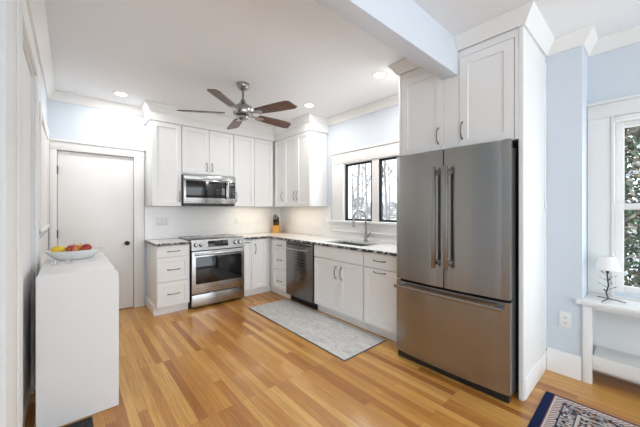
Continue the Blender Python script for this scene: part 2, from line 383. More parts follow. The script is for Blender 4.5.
# framed shallow white panel on the left wall
b = MB(); b.box((XL, 3.30, 1.16), (XL+.022, 3.40, 2.24), .002); b.box((XL, 4.44, 1.16), (XL+.022, 4.53, 2.24), .002); b.box((XL, 3.40, 2.14), (XL+.022, 4.44, 2.24), .002)
b.box((XL, 3.40, 1.18), (XL+.010, 4.44, 2.14)); b.box((XL, 3.30, 1.155), (XL+.03, 4.54, 1.18), .003)
struct(b.build('trim_12', M['trim']))

# tiled backsplashes
struct(MB().box((.80, YB-.008, .927), (XR-.009, YB, 1.398)).build('trim_7', M['tileb']))
b = MB(); b.box((XR-.008, WY1+.295, .927), (XR, YB-.009, 1.398)); b.box((XR-.008, 1.616, .927), (XR, WY1+.295, 1.024))
struct(b.build('trim_8', M['tiler']))

# ------------------------------------------------------------------ cabinets
def pull_mb(kind, x, z, L, y=0.0):
    p = MB(); n = 10; pts = []
    for i in range(n+1):
        t = i/n; off = -.030*(1-abs(2*t-1)**3.0)-.002; s = (t-.5)*L
        pts.append((x+s, y+off, z) if kind == 'h' else (x, y+off, z+s))
    p.tube(pts, [.0062]*2+[.0048]*(n-3)+[.0062]*2, 8)
    for s in (-L/2, L/2):
        c = (x+s, y, z) if kind == 'h' else (x, y, z+s)
        p.sphere(c, .0085, (1, .8, 1), 8)
    return p
def fronts(root, items):
    for it in items:
        kind, x0, x1, z0, z1, style, pull = it
        p = MB()
        if style == 'shaker': p.shaker(x0, x1, z0, z1, rail=min(.058, .22*(x1-x0)))
        else: p.box((x0, 0, z0), (x1, .02, z1), .002)
        o = p.build(kind, M['white'], root, smooth=20)
        if pull: pull_mb(*pull).build('pull', M['pull'], o)
def base_cab(name, label, loc, rz, w, d, items, toe=True, toe_x=(0, 0), top=.893):
    t = thing(name, label, 'cabinet', loc, rz, 'white base cabinets')
    MB().box((0, .0215, .10), (w, d, top), .001).build('body', M['white'], t)
    if toe: MB().box((toe_x[0]+.001, .075, .0), (w+toe_x[1]-.001, .095, .099)).build('toe_kick', M['white'], t)
    fronts(t, items); return t
def upper_cab(name, label, loc, rz, w, d, z0, z1, items, grp='white wall cabinets'):
    t = thing(name, label, 'cabinet', loc, rz, grp)
    MB().box((0, .0215, z0), (w, d, z1), .001).build('body', M['white'], t)
    fronts(t, items); return t
YF, XF = 4.07, 2.45
RR = -PI/2
D3 = [(.11, .42), (.43, .735), (.745, .885)]
w = .402
t = base_cab('drawer_cabinet', 'white three-drawer base cabinet between the door and the stove', (.82, YF, 0), 0, w, .60,
    [('drawer', .008, w-.008, z0, z1, 'slab' if i == 2 else 'shaker', ('h', w/2, (.263, .577, .813)[i], .14)) for i, (z0, z1) in enumerate(D3)], toe=False)
MB().box((0, .070, 0), (w-.004, .09, .0995)).box((-.014, .069, 0), (0, .60, .125), .002).build('toe_kick', M['white'], t)
base_cab('corner_cabinet', 'white corner base cabinet right of the stove with narrow pull-out', (2.0, YF, 0), 0, .4705, .60,
    [('pull_out', .004, .128, .115, .885, 'shaker', ('h', .066, .845, .07)), ('door', .134, .400, .115, .885, 'shaker', ('v', .19, .737, .15))], toe_x=(0, .053))
w = .513
base_cab('drawer_cabinet', 'white narrow three-drawer base cabinet left of the dishwasher', (XF, 4.088, 0), RR, w, .60,
    [('drawer', .110, w-.006, z0, z1, 'slab' if i == 2 else 'shaker', ('h', .315, (.25, .575, .80)[i], .12)) for i, (z0, z1) in enumerate(D3)], toe_x=(-.055, 0))
w = .852
t = base_cab('sink_cabinet', 'white two-door base cabinet under the sink', (XF, 2.945, 0), RR, w, .60,
    [('false_front', .006, w-.006, .735, .885, 'slab', None),
     ('door', .010, .472, .115, .725, 'shaker', ('v', .425, .585, .15)), ('door', .478, w-.008, .115, .725, 'shaker', ('v', .520, .585, .15))])
# open top for the basin
t.children[0].data.clear_geometry()
bpy.data.objects.remove(t.children[0])
MB().box((0, .0215, .10), (.018, .60, .893)).box((w-.018, .0215, .10), (w, .60, .893)).box((.018, .0215, .10), (w-.018, .60, .118)).box((.018, .582, .118), (w-.018, .60, .893)).box((.018, .0215, .118), (w-.018, .035, .893)).build('body', M['white'], t)
w = .474
base_cab('drawer_cabinet', 'white base cabinet with one drawer above a door beside the refrigerator', (XF, 2.09, 0), RR, w, .60,
    [('drawer', .008, .43, .735, .885, 'slab', ('h', .22, .814, .15)), ('door', .008, .43, .115, .725, 'shaker', ('h', .22, .692, .15))])

UZ0, UZ1 = 1.40, 2.66
def udoor(x0, x1, z0, pull, kind='door'): return (kind, x0, x1, z0, 2.535, 'shaker', pull)
upper_cab('wall_cabinet', 'white single-door wall cabinet left of the microwave', (.806, 4.34, 0), 0, .387, .338, UZ0, UZ1, [udoor(.016, .379, 1.403, ('v', .357, 1.535, .14))])
upper_cab('wall_cabinet', 'white two-door wall cabinet above the microwave', (1.195, 4.34, 0), 0, .766, .338, 1.852, UZ1,
          [udoor(.004, .379, 1.872, ('v', .342, 1.98, .12)), udoor(.384, .760, 1.872, ('v', .424, 1.98, .12))])
upper_cab('wall_cabinet', 'white wall cabinet right of the microwave reaching into the corner', (1.963, 4.34, 0), 0, .744, .338, UZ0, UZ1,
          [udoor(.006, .362, 1.403, ('v', .040, 1.55, .14)), udoor(.368, .712, 1.403, None, 'corner_panel')])
upper_cab('wall_cabinet', 'white three-door wall cabinet on the window wall above the dishwasher', (2.71, 4.338, 0), RR, .993, .355, UZ0, UZ1,
          [udoor(.006, .288, 1.403, ('v', .255, 1.57, .14)), udoor(.294, .640, 1.403, ('v', .605, 1.57, .14)), udoor(.646, .985, 1.403, ('v', .685, 1.57, .14))])
FP = [(0, UZ1-.115), (.006, UZ1-.115), (.006, UZ1), (0, UZ1)]
b = MB().sweep([(XR-.002, 3.343), (2.729, 3.343), (2.729, 4.359), (.804, 4.359), (.804, YB-.002)], [(0, 2.545), (.022, 2.545), (.022, 2.555), (.02, 2.56), (.02, UZ1), (0, UZ1)])
struct(b.build('trim_9', M['white']))
struct(MB().sweep([(XR-.002, 3.343), (2.709, 3.343), (2.709, 4.339), (.804, 4.339), (.804, YB-.002)], CP).build('trim_10', M['white'], smooth=25))

# refrigerator surround
t = thing('refrigerator_cabinet', 'tall white cabinet surround enclosing the steel refrigerator with two doors above', 'cabinet', (2.42, 1.612, 0), RR)
MB().box((.990, 0, 0), (1.020, .648, 2.66), .0015).box((1.020, .60, .12), (1.025, .648, 2.60)).box((1.020, .018, .0), (1.028, .648, .155), .002).box((1.020, .60, 1.37), (1.0275, .648, 1.40)).build('side_panel', M['white'], t)
MB().box((0, 0, 0), (.022, .648, 2.66), .0015).build('side_panel', M['white'], t)
MB().box((.0225, .0215, 1.862), (.9895, .648, 2.659)).box((.0225, .004, 2.603), (.9895, .0214, 2.659)).box((.444, .004, 1.862), (.572, .0214, 2.602)).build('body', M['white'], t)
for (x0, x1, px, pz) in ((.026, .441, .396, 1.995), (.575, .962, .598, 2.0)):
    o = MB().shaker(x0, x1, 1.862, 2.598, rail=.065).build('door', M['white'], t, smooth=20)
    pull_mb('v', px, pz, .135).build('pull', M['pull'], o)
MB().box((.967, .0, 1.862), (.9895, .0214, 2.602)).build('stile', M['white'], t)
struct(MB().sweep([(XR-.002, .591), (2.419, .591), (2.419, 1.613), (XR-.002, 1.613)], CP).build('trim_11', M['white'], smooth=25))

# countertops
def slab(mb, x0, x1, y0, y1): return mb.box((x0, y0, .895), (x1, y1, .925), .003)
def counter(name, polys, label, loc, edges):
    t = thing(name, label, 'countertop', loc)
    b = MB()
    for p in polys: b.box((p[0]-loc[0], p[1]-loc[1], .897), (p[2]-loc[0], p[3]-loc[1], .925), 0)
    b.build('slab', M['granite'], t)
    e = MB()
    for p in edges: e.box((p[0]-loc[0], p[1]-loc[1], .895), (p[2]-loc[0], p[3]-loc[1], .9245), .003)
    e.build('edge', M['gedge'], t); return t
counter('countertop', [(.806, 4.046, 1.228, 4.67)], 'short speckled granite countertop left of the stove', (.8, 4.04, 0), [(.798, 4.038, 1.228, 4.046), (.798, 4.046, .806, 4.67)])
SX0, SX1, SY0, SY1 = 2.56, 2.93, 2.20, 2.86
counter('countertop', [(1.992, 4.046, XR-.009, 4.67), (2.428, SY1, XR-.009, 4.046), (2.428, 1.616, XR-.009, SY0), (2.428, SY0, SX0, SY1), (SX1, SY0, XR-.009, SY1)],
        'long L-shaped speckled granite countertop running from the stove past the sink', (2.42, 4.04, 0), [(1.992, 4.038, 2.42, 4.046), (2.42, 1.616, 2.428, 4.046)])
# sink basin
t = thing('sink', 'undermount stainless steel sink in the granite countertop under the window', 'sink', ((SX0+SX1)/2, (SY0+SY1)/2, .70))
hx, hy = (SX1-SX0)/2-.002, (SY1-SY0)/2-.002; b = MB(); z0, z1, q = 0.0, .196, .004
b.box((-hx, -hy, z0), (hx, hy, z0+q)); b.box((-hx, -hy, z0+q), (-hx+q, hy, z1)); b.box((hx-q, -hy, z0+q), (hx, hy, z1)); b.box((-hx+q, -hy, z0+q), (hx-q, -hy+q, z1)); b.box((-hx+q, hy-q, z0+q), (hx-q, hy, z1))
b.build('basin', M['steelh'], t); MB().lathe([(.0001, .0045), (.042, .0045), (.045, .007), (.03, .007), (.0001, .0055)], (0, .05, 0), 24).build('drain', M['chrome'], t)
# faucet
t = thing('faucet', 'tall gooseneck pull-down chrome faucet behind the sink', 'faucet', (2.985, 2.50, .925))
MB().lathe([(.0001, .0005), (.030, .0005), (.030, .012), (.022, .018), (.020, .10), (.016, .115), (.014, .15), (.0001, .15)], n=20).build('body', M['nickel'], t)
pts = [(0, 0, .14), (0, 0, .30)]
for i in range(1, 15):
    a = PI*i/14*1.02; pts.append((-.095*(1-math.cos(a)), .022*(1-math.cos(a)), .30+.12*math.sin(a)))
pts.append((-.19, .045, .275)); MB().tube(pts, .0125, 12).build('spout', M['nickel'], t)
MB().tube([(-.19, .045, .29), (-.193, .046, .25), (-.197, .047, .20)], [.015, .017, .019], 12).build('spray_head', M['nickel'], t)
MB().cyl((0, -.018, .075), .013, -.03, .0, 14, 'y').tube([(0, -.042, .075), (.004, -.06, .10), (.008, -.075, .135)], [.011, .008, .007], 8).build('handle', M['nickel'], t)

# ------------------------------------------------------------------ lettering helper
def lettering(text, size, mat_, parent, loc, rot):
    c = bpy.data.curves.new('txt', 'FONT'); c.body = text; c.size = size; c.extrude = .0004; c.align_x = 'CENTER'; c.align_y = 'CENTER'
    o = bpy.data.objects.new('txt', c); S.collection.objects.link(o); bpy.context.view_layer.update()
    me = bpy.data.meshes.new_from_object(o.evaluated_get(bpy.context.evaluated_depsgraph_get()))
    bpy.data.objects.remove(o); me.materials.clear(); me.materials.append(mat_)
    n = bpy.data.objects.new('lettering', me); S.collection.objects.link(n); n.parent = parent; n.location = loc; n.rotation_euler = rot; return n

# ------------------------------------------------------------------ stove
t = thing('stove', 'stainless steel slide-in stove with black oven window', 'stove', (1.234, 4.03, 0)); w = .759
MB().box((.004, .035, .03), (w-.004, .64, .905)).box((.02, .07, 0), (.06, .11, .03)).box((w-.06, .07, 0), (w-.02, .11, .03)).box((.02, .55, 0), (.06, .6, .03)).box((w-.06, .55, 0), (w-.02, .6, .03)).build('body', M['grey'], t)
MB().box((.002, .004, .035), (w-.002, .034, .194), .004).build('storage_drawer', M['steelh'], t)
d = MB().box((.002, 0, .206), (w-.002, .034, .782), .005).build('oven_door', M['steelh'], t)
MB().box((.05, -.003, .338), (w-.05, .001, .705), .002).build('oven_window', M['bglass'], d)
hb = MB().tube([(.035, -.045, .745), (w-.035, -.045, .745)], .013, 12)
for x in (.06, w-.06): hb.box((x-.012, -.045, .735), (x+.012, .002, .755), .003)
hb.build('handle', M['steelh'], d)
lettering('BOSCH', .026, M['mark'], d, (w/2, -.0006, .272), (PI/2, 0, 0))
cp = MB().prism([(.0, .795), (.034, .795), (.60, .905), (.60, .926), (.045, .938), (.03, .936)], 0, w, 'yz')
cpo = cp.build('control_panel', M['steelh'], t)
nx = Vector((0, -.136, .03)).normalized()
def onpanel(s): return (s*.03, .795+s*.141)
for kx in (.055, .125, .615, .685):
    y, z = onpanel(.52); k = MB().lathe([(.0001, .003), (.019, .003), (.019, .006), (.018, .026), (.015, .029), (.0001, .029)], n=18)
    kr = MB().lathe([(.0001, 0), (.027, 0), (.027, .003), (.0001, .003)], n=20)
    ko = k.build('knob', M['chrome'], t); kr.build('knob_ring', M['black'], ko); ko.location = (kx, y-.001, z); ko.rotation_euler = (PI/2-.21, 0, 0)
dp = MB().box((-.145, -.042, 0), (.145, .042, .002), .001).build('display', M['display'], cpo)
y, z = onpanel(.55); dp.location = (.365, y-.001, z); dp.rotation_euler = (PI/2-.21, 0, 0)
MB().box((.012, .05, .934), (w-.012, .625, .943), .002).build('glass_cooktop', M['bglass'], t)
MB().box((0, .05, .926), (.011, .635, .944), .002).box((w-.011, .05, .926), (w, .635, .944), .002).box((.011, .626, .926), (w-.011, .64, .944), .002).build('cooktop_trim', M['steelh'], t)
for (x, y, r) in ((.19, .18, .095), (.56, .18, .11), (.19, .46, .075), (.56, .46, .085)):
    MB().lathe([(r-.004, .9432), (r, .9432), (r, .9436), (r-.004, .9436), (r-.004, .9432)], (x, y, 0), 36).build('burner_ring', M['nickel'], t)

# ------------------------------------------------------------------ microwave
t = thing('microwave', 'stainless steel over-the-range microwave under the wall cabinet', 'microwave', (1.198, 4.265, 0)); w = .760
MB().box((0, .03, 1.42), (w, .41, 1.848)).build('body', M['grey'], t)
MB().box((.0, 0, 1.785), (w, .0295, 1.848), .003).build('vent_grille', M['steelh'], t)
d = MB().box((.0, 0, 1.438), (.640, .0295, 1.782), .004).build('door', M['steelh'], t)
MB().box((.030, -.002, 1.520), (.612, .001, 1.768), .001).build('door_window', M['bglass'], d)
hb = MB().box((.618, -.04, 1.50), (.640, -.028, 1.772), .004).box((.622, -.03, 1.52), (.636, .0, 1.54)).box((.622, -.03, 1.735), (.636, .0, 1.755)).build('handle', M['steelh'], d)
cpn = MB().box((.643, 0, 1.438), (w, .0295, 1.782), .003).build('control_panel', M['steelh'], t)
MB().box((.650, -.002, 1.52), (w-.006, .001, 1.768), .001).build('keypad', M['display'], cpn)
KG = mat('key_grey', (.25, .26, .28), .4)
for r in range(5):
    for c in range(3): MB().box((.665+c*.03, -.003, 1.54+r*.03), (.68+c*.03, -.0019, 1.548+r*.03)).build('key', KG, cpn)
MB().box((.668, -.003, 1.72), (.735, -.0019, 1.745)).build('clock_display', KG, cpn)
MB().box((.01, .02, 1.405), (w-.01, .38, 1.4195)).build('bottom_vent', M['black'], t)
lettering('BOSCH', .022, M['mark'], d, (.33, -.0006, 1.478), (PI/2, 0, 0))

# ------------------------------------------------------------------ dishwasher
t = thing('dishwasher', 'stainless steel dishwasher with bar handle between white base cabinets', 'dishwasher', (2.43, 3.568, 0), RR); w = .614
MB().box((.004, .03, .10), (w-.004, .58, .892)).build('body', M['grey'], t)
d = MB().box((.002, 0, .105), (w-.002, .0295, .884), .005).build('door', M['dsteel'], t)
MB().box((.02, -.001, .845), (w-.02, .001, .862)).build('control_strip', M['black'], d)
pts = [(.08+i*(w-.16)/10, -.028-.014*math.sin(PI*i/10), .787) for i in range(11)]
hb = MB().tube(pts, .012, 10)
for x in (.085, w-.085): hb.box((x-.012, -.03, .777), (x+.012, .002, .797), .003)
hb.build('handle', M['steelh'], d)
MB().box((.004, .085, .0), (w-.004, .10, .1045)).build('toe_kick', M['black'], t)

# ------------------------------------------------------------------ refrigerator
t = thing('refrigerator', 'large stainless steel french-door refrigerator with bottom freezer drawer', 'refrigerator', (2.272, 1.558, 0), RR); w = .918
MB().box((.006, .085, .045), (w-.006, .70, 1.80)).build('body', M['grey'], t)
MB().box((.012, .035, .004), (w-.012, .078, .0595)).build('kick_grille', M['black'], t)
def door_mb(x0, x1, z0, z1):
    n = 14; b = MB(); poly = [(x1, .08), (x0, .08)]
    for i in range(n+1):
        s = i/n; x = x0+(x1-x0)*s; g = x/w
        y = .022*(2*g-1)**2
        e = min(s, 1-s)*(x1-x0)
        if e < .005: y += .005-e
        poly.append((x, y))
    return b.prism(poly, z0, z1)
for (x0, x1, hx, nm) in ((.002, w/2-.004, w/2-.052, 'door'), (w/2+.004, w-.002, w/2+.048, 'door')):
    d = door_mb(x0, x1, .725, 1.843).build(nm, M['steel'], t, smooth=30)
    hb = MB().box((hx-.015, -.074, .885), (hx+.015, -.050, 1.70), .004)
    for z in (.93, 1.655): hb.box((hx-.009, -.053, z-.02), (hx+.009, .004, z+.02), .002)
    hb.build('handle', M['nickel'], d)
d = door_mb(.002, w-.002, .062, .705).build('freezer_drawer', M['steel'], t, smooth=30)
hb = MB().box((.03, -.062, .655), (w-.03, -.046, .683), .004)
for x in (.06, w-.06): hb.box((x-.02, -.048, .659), (x+.02, .02, .679), .002)
hb.build('handle', M['nickel'], d)
MB().box((.008, .0805, .06), (w-.008, .0845, 1.80)).build('gap_shade_sheet', M['black'], t)  # black sheet behind the doors, painting the shade in their gaps
for x in (.0, w-.06): MB().box((x+.005, .045, 1.8435), (x+.055, .12, 1.852), .003).build('hinge_cover', M['grey'], t)
for x in (.05, w-.05): MB().cyl((x, .10, 0), .016, 0, .045, 14).build('foot', M['black'], t)
for x in (.05, w-.05): MB().cyl((x, .6, 0), .022, 0, .045, 14).build('foot', M['black'], t)

# ------------------------------------------------------------------ outlets and switches
def plate(name, label, cat, loc, rz, w, h, kind, n=1):
    t = thing(name, label, cat, loc, rz, 'white wall plates')
    MB().box((-w/2, -.006, -h/2), (w/2, 0, h/2), .002).build('cover_plate', M['plate'], t)
    for i in range(n):
        x = (i-(n-1)/2)*.046
        if kind[i % len(kind)] == 's':
            MB().box((x-.016, -.010, -.033), (x+.016, -.0062, .033), .002).build('rocker', M['plate'], t)
        else:
            for z in (-.021, .021):
                o = MB().lathe([(.0001, -.0062), (.0165, -.0062), (.0165, -.0085), (.0001, -.0085)], (x, 0, z), 18, 'y').build('socket', M['plate'], t)
                MB().box((x-.008, -.0092, z-.004), (x-.005, -.0084, z+.006)).box((x+.005, -.0092, z-.004), (x+.008, -.0084, z+.006)).cyl((x, 0, z-.009), .0025, -.0092, -.0084, 8, 'y').build('slots', M['slot'], o)
    return t
plate('switch_plate', 'white triple switch plate on the backsplash left of the stove', 'switch', (1.02, YB-.009, 1.18), 0, .165, .118, 'sso', 3)
plate('wall_outlet', 'white outlet on the backsplash right of the stove', 'outlet', (2.165, YB-.009, 1.17), 0, .075, .118, 'o')
plate('wall_outlet', 'white outlet on the window-wall backsplash by the knife block', 'outlet', (XR-.009, 4.37, 1.15), RR, .075, .118, 'o')
plate('switch_plate', 'white switch plate on the backsplash beside the sink window', 'switch', (XR-.009, 3.385, 1.15), RR, .075, .118, 's')
plate('wall_outlet', 'white outlet low on the blue wall beside the window bench', 'outlet', (XR-.0005, .462, .452), RR, .078, .125, 'o')

# ------------------------------------------------------------------ knife block
t = thing('knife_block', 'honey-coloured wooden knife block in the corner of the countertop', 'knife block', (2.875, 4.53, .926), -.7)
MB().prism([(-.075, 0), (.085, 0), (.085, .16), (.035, .195), (-.065, .095)], -.06, .06, 'yz').build('block', M['block'], t)
for i, (dx, s_, L) in enumerate(((-.038, .78, .15), (-.012, .86, .165), (.016, .84, .14), (.040, .70, .12), (-.04, .36, .12), (-.014, .34, .11), (.012, .36, .115), (.038, .34, .11))):
    ax = Vector((0, -.55, .835)).normalized(); kx = Vector((dx, -.065+.10*s_, .095+.10*s_))+ax*.012
    k = thing('kitchen_knife', 'dark-handled kitchen knife standing in the wooden knife block', 'knife', (0,0,0), 0, 'knives in the block')
    k.location = t.location+Matrix.Rotation(-.7, 3, 'Z') @ kx; k.rotation_euler = (math.atan2(.55, .835)*.75, 0, -.7)
    MB().box((-.009, -.013, .006), (.009, .013, L), .006).build('handle', M['black'], k)
    MB().box((-.0015, -.010, -.03), (.0015, .010, .0058)).build('blade', M['chrome'], k)

# ------------------------------------------------------------------ floor mats
def mat_marble():
    m = mat('grey_marbled_mat', (.5,.5,.5), .6); nt = m.node_tree; b = nt.nodes['Principled BSDF']
    tc = nt.nodes.new('ShaderNodeTexCoord'); mp = nt.nodes.new('ShaderNodeMapping'); mp.inputs['Scale'].default_value = (16, 5, 1); mp.inputs['Rotation'].default_value = (0, 0, .3)
    n = nt.nodes.new('ShaderNodeTexNoise'); n.inputs['Scale'].default_value = 1.6; n.inputs['Detail'].default_value = 7; n.inputs['Distortion'].default_value = 1.2
    nt.links.new(tc.outputs['Object'], mp.inputs['Vector']); nt.links.new(mp.outputs['Vector'], n.inputs['Vector'])
    r = ramp(nt, [(.3, (.44,.44,.435)), (.48, (.56,.555,.545)), (.62, (.64,.63,.61)), (.75, (.72,.70,.67))])
    nt.links.new(n.outputs['Fac'], r.inputs['Fac']); nt.links.new(r.outputs['Color'], b.inputs['Base Color']); return m
t = thing('kitchen_mat', 'long grey marbled floor mat in front of the sink', 'mat', (2.16, 2.70, 0), 0)
MB().box((-.305, -.90, .006), (.305, .90, .012), .002).build('top_layer', mat_marble(), t)
MB().box((-.312, -.907, .001), (.312, .907, .0058), .001).build('backing', mat('mat_edge', (.09,.09,.09), .7), t)

def rug_mat(hx, hy):
    m = mat('persian_pattern', (.5,.5,.5), .95, spec=.1); nt = m.node_tree; b = nt.nodes['Principled BSDF']; N = nt.nodes; L = nt.links
    tc = N.new('ShaderNodeTexCoord'); sp = N.new('ShaderNodeSeparateXYZ'); L.new(tc.outputs['Object'], sp.inputs[0])
    def math_(op, a, b_=None):
        n = N.new('ShaderNodeMath'); n.operation = op
        for i, v in enumerate((a, b_)):
            if v is None: continue
            if isinstance(v, (int, float)): n.inputs[i].default_value = v
            else: L.new(v, n.inputs[i])
        return n.outputs[0]
    ax, ay = math_('ABSOLUTE', sp.outputs[0]), math_('ABSOLUTE', sp.outputs[1])
    dx, dy = math_('SUBTRACT', hx, ax), math_('SUBTRACT', hy, ay)
    dist = math_('MINIMUM', math_('ADD', dx, .040), dy)     # the long sides carry a narrower binding
    def step(d, lim): return math_('LESS_THAN', d, lim)
    # floral field: mirrored cell pattern
    px, py = math_('PINGPONG', ax, .16), math_('PINGPONG', ay, .16)
    cx = N.new('ShaderNodeCombineXYZ'); L.new(px, cx.inputs[0]); L.new(py, cx.inputs[1])
    vo = N.new('ShaderNodeTexVoronoi'); vo.inputs['Scale'].default_value = 60; L.new(cx.outputs[0], vo.inputs['Vector'])
    r1 = ramp(nt, [(0, (.66,.63,.58)), (.34, (.62,.58,.54)), (.35, (.035,.045,.10)), (.50, (.36,.12,.07)), (.62, (.64,.61,.57)), (.80, (.40,.42,.44)), (.9, (.06,.06,.08))])
    r1.color_ramp.interpolation = 'CONSTANT'; sx = N.new('ShaderNodeSeparateColor'); L.new(vo.outputs['Color'], sx.inputs[0]); L.new(sx.outputs[0], r1.inputs['Fac'])
    r2 = ramp(nt, [(0, (1,1,1)), (.36, (.85,.85,.85)), (.5, (.45,.42,.42))]); ds = math_('MULTIPLY', vo.outputs['Distance'], .9); L.new(ds, r2.inputs['Fac'])
    f = N.new('ShaderNodeMix'); f.data_type = 'RGBA'; f.blend_type = 'MULTIPLY'; f.inputs['Factor'].default_value = .8; L.new(r1.outputs[0], f.inputs['A']); L.new(r2.outputs[0], f.inputs['B'])
    def over(base, col, fac):
        x = N.new('ShaderNodeMix'); x.data_type = 'RGBA'; L.new(base, x.inputs['A']); L.new(fac, x.inputs['Factor'])
        if isinstance(col, tuple): x.inputs['B'].default_value = (*col, 1)
        else: L.new(col, x.inputs['B'])
        return x.outputs['Result']
    c = f.outputs['Result']
    c = over(c, (.60,.57,.53), step(math_('ABSOLUTE', math_('SUBTRACT', dist, .20)), .007))
    c = over(c, (.05,.05,.09), step(math_('ABSOLUTE', math_('SUBTRACT', dist, .190)), .003))
    c = over(c, (.05,.05,.09), step(math_('ABSOLUTE', math_('SUBTRACT', dist, .115)), .004))
    # striped guard band
    st = step(math_('PINGPONG', math_('ADD', ax, ay), .012), .0055)
    gb = over(over(c, (.70,.67,.63), step(math_('ABSOLUTE', sp.outputs[2]), 10)), (.28,.10,.09), st)
    c = over(c, gb, step(dist, .105)); c = over(c, (.68,.65,.61), step(dist, .066)); c = over(c, (.25,.08,.08), step(dist, .058))
    c = over(c, (.012,.022,.075), step(dist, .052))
    L.new(c, b.inputs['Base Color']); return m
RX, RY = 0.95, 1.35
t = thing('area_rug', 'persian-style rug with navy border in front of the window bench', 'rug', (2.69-RX, .50-RY, 0), math.radians(.8))
MB().box((-RX, -RY, .001), (RX, RY, .010), .002).build('pile', rug_mat(RX, RY), t)

# ------------------------------------------------------------------ floor register
t = thing('floor_register', 'black slotted floor vent on the wood floor by the white console', 'vent', (0.0, 2.325, 0))
MB().box((-.17, -.075, .0005), (.112, -.06, .006)).box((-.17, .06, .0005), (.112, .075, .006)).box((-.17, -.06, .0005), (-.155, .06, .006)).box((.097, -.06, .0005), (.112, .06, .006)).build('frame', M['iron'], t)
b = MB()
for i in range(12): b.box((-.150+i*.021, -.06, .001), (-.142+i*.021, .06, .005))
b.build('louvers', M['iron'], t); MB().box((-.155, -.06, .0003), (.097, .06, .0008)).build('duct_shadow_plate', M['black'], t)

# ------------------------------------------------------------------ white console against the left wall
t = thing('console_table', 'white slab-sided console table against the left wall', 'table', (.052, 2.42, 0)); TW = .205
def rounded(x0, x1, z0, z1, r):
    p = [(x0, z0), (x1, z0)]
    for i in range(7): a = PI/2*i/6; p.append((x1-r+r*math.cos(a), z1-r+r*math.sin(a)))
    for i in range(7): a = PI/2+PI/2*i/6; p.append((x0+.012+.012*math.cos(a), z1-.012+.012*math.sin(a)))
    return p
MB().prism(rounded(-TW, TW, .004, .955, .055), 0, .024, 'xz').build('side_panel', M['table'], t)
MB().box((-TW+.004, 1.02, .004), (TW-.04, 1.044, .92), .003).build('side_panel', M['table'], t)
MB().box((-TW+.004, .0245, .925), (TW-.018, 1.05, .953), .004).build('tabletop', M['table'], t)
MB().box((-TW+.03, .0245, .10), (TW-.06, 1.019, .125)).box((-TW+.01, .0245, .125), (-TW+.022, 1.019, .924)).build('shelf', M['table'], t)
TZ = .9535
t = thing('fruit_bowl', 'shallow white ceramic oval bowl holding fruit on the console table', 'bowl', (.030, 3.10, TZ))
MB().lathe([(.0001, .001), (.105, .001), (.118, .006), (.150, .036), (.178, .070), (.180, .074), (.173, .072), (.145, .042), (.105, .011), (.0001, .010)], n=40, sy=.62).build('bowl_body', M['bowl'], t)
def fruit(name, label, cat, loc, r, col, lemon=False, rot=(0,0,0)):
    t = thing(name, label, cat, loc); t.rotation_euler = rot; b = MB()
    if lemon:
        prof = [(max(1e-4, r*.78*math.sin(PI*i/16)**.8), -r*1.25*math.cos(PI*i/16)) for i in range(17)]; b.lathe(prof, n=20, axis='x')
    else:
        prof = []
        for i in range(17):
            a = PI*i/16; rr = r*math.sin(a)*(1+.06*math.cos(a)); z = -r*.88*math.cos(a)
            z -= .22*r*max(0, 1-(math.sin(a)/.45))*(1 if i > 8 else -.6); prof.append((max(rr, 1e-4), z))
        b.lathe(prof, n=24)
    m = mat(name+'_skin', col[0], .3)
    nt = m.node_tree; tc = nt.nodes.new('ShaderNodeTexCoord'); n = nt.nodes.new('ShaderNodeTexNoise'); n.inputs['Scale'].default_value = 22; rp = ramp(nt, [(.42, col[0]), (.62, col[1])])
    nt.links.new(tc.outputs['Object'], n.inputs['Vector']); nt.links.new(n.outputs['Fac'], rp.inputs['Fac']); nt.links.new(rp.outputs[0], nt.nodes['Principled BSDF'].inputs['Base Color'])
    b.build('flesh', m, t)
    if not lemon: MB().tube([(0, 0, r*.55), (.002, 0, r*.8), (.006, 0, r*1.02)], .0016, 6).build('stem', M['bronze'], t)
fruit('lemon', 'yellow lemon at the left end of the white fruit bowl', 'lemon', (-.068, 3.09, TZ+.084), .037, ((.80,.52,.02), (.85,.62,.04)), True, (0, 0, .2))
fruit('apple', 'red and yellow apple in the middle of the white fruit bowl', 'apple', (.020, 3.09, TZ+.080), .045, ((.40,.025,.02), (.62,.28,.05)), rot=(.3, .1, 0))
fruit('apple', 'dark red apple at the right end of the white fruit bowl', 'apple', (.104, 3.085, TZ+.084), .038, ((.34,.018,.02), (.50,.09,.04)), rot=(-.3, .3, 1))
fruit('apple', 'small yellow apple tucked behind the two red apples', 'apple', (.064, 3.166, TZ+.082), .033, ((.75,.48,.04), (.80,.55,.10)), rot=(.2, -.2, 2))
for (x, y, l) in ((-.075, 2.82, 'small clear glass votive cup on the console nearer the wall'), (-.005, 2.83, 'small clear glass votive cup on the console nearer the middle')):
    t = thing('glass_cup', l, 'glass', (x, y, TZ))
    MB().lathe([(.0001, .0005), (.022, .0005), (.028, .035), (.0265, .035), (.021, .006), (.0001, .006)], n=20).build('cup', M['cglass'], t)

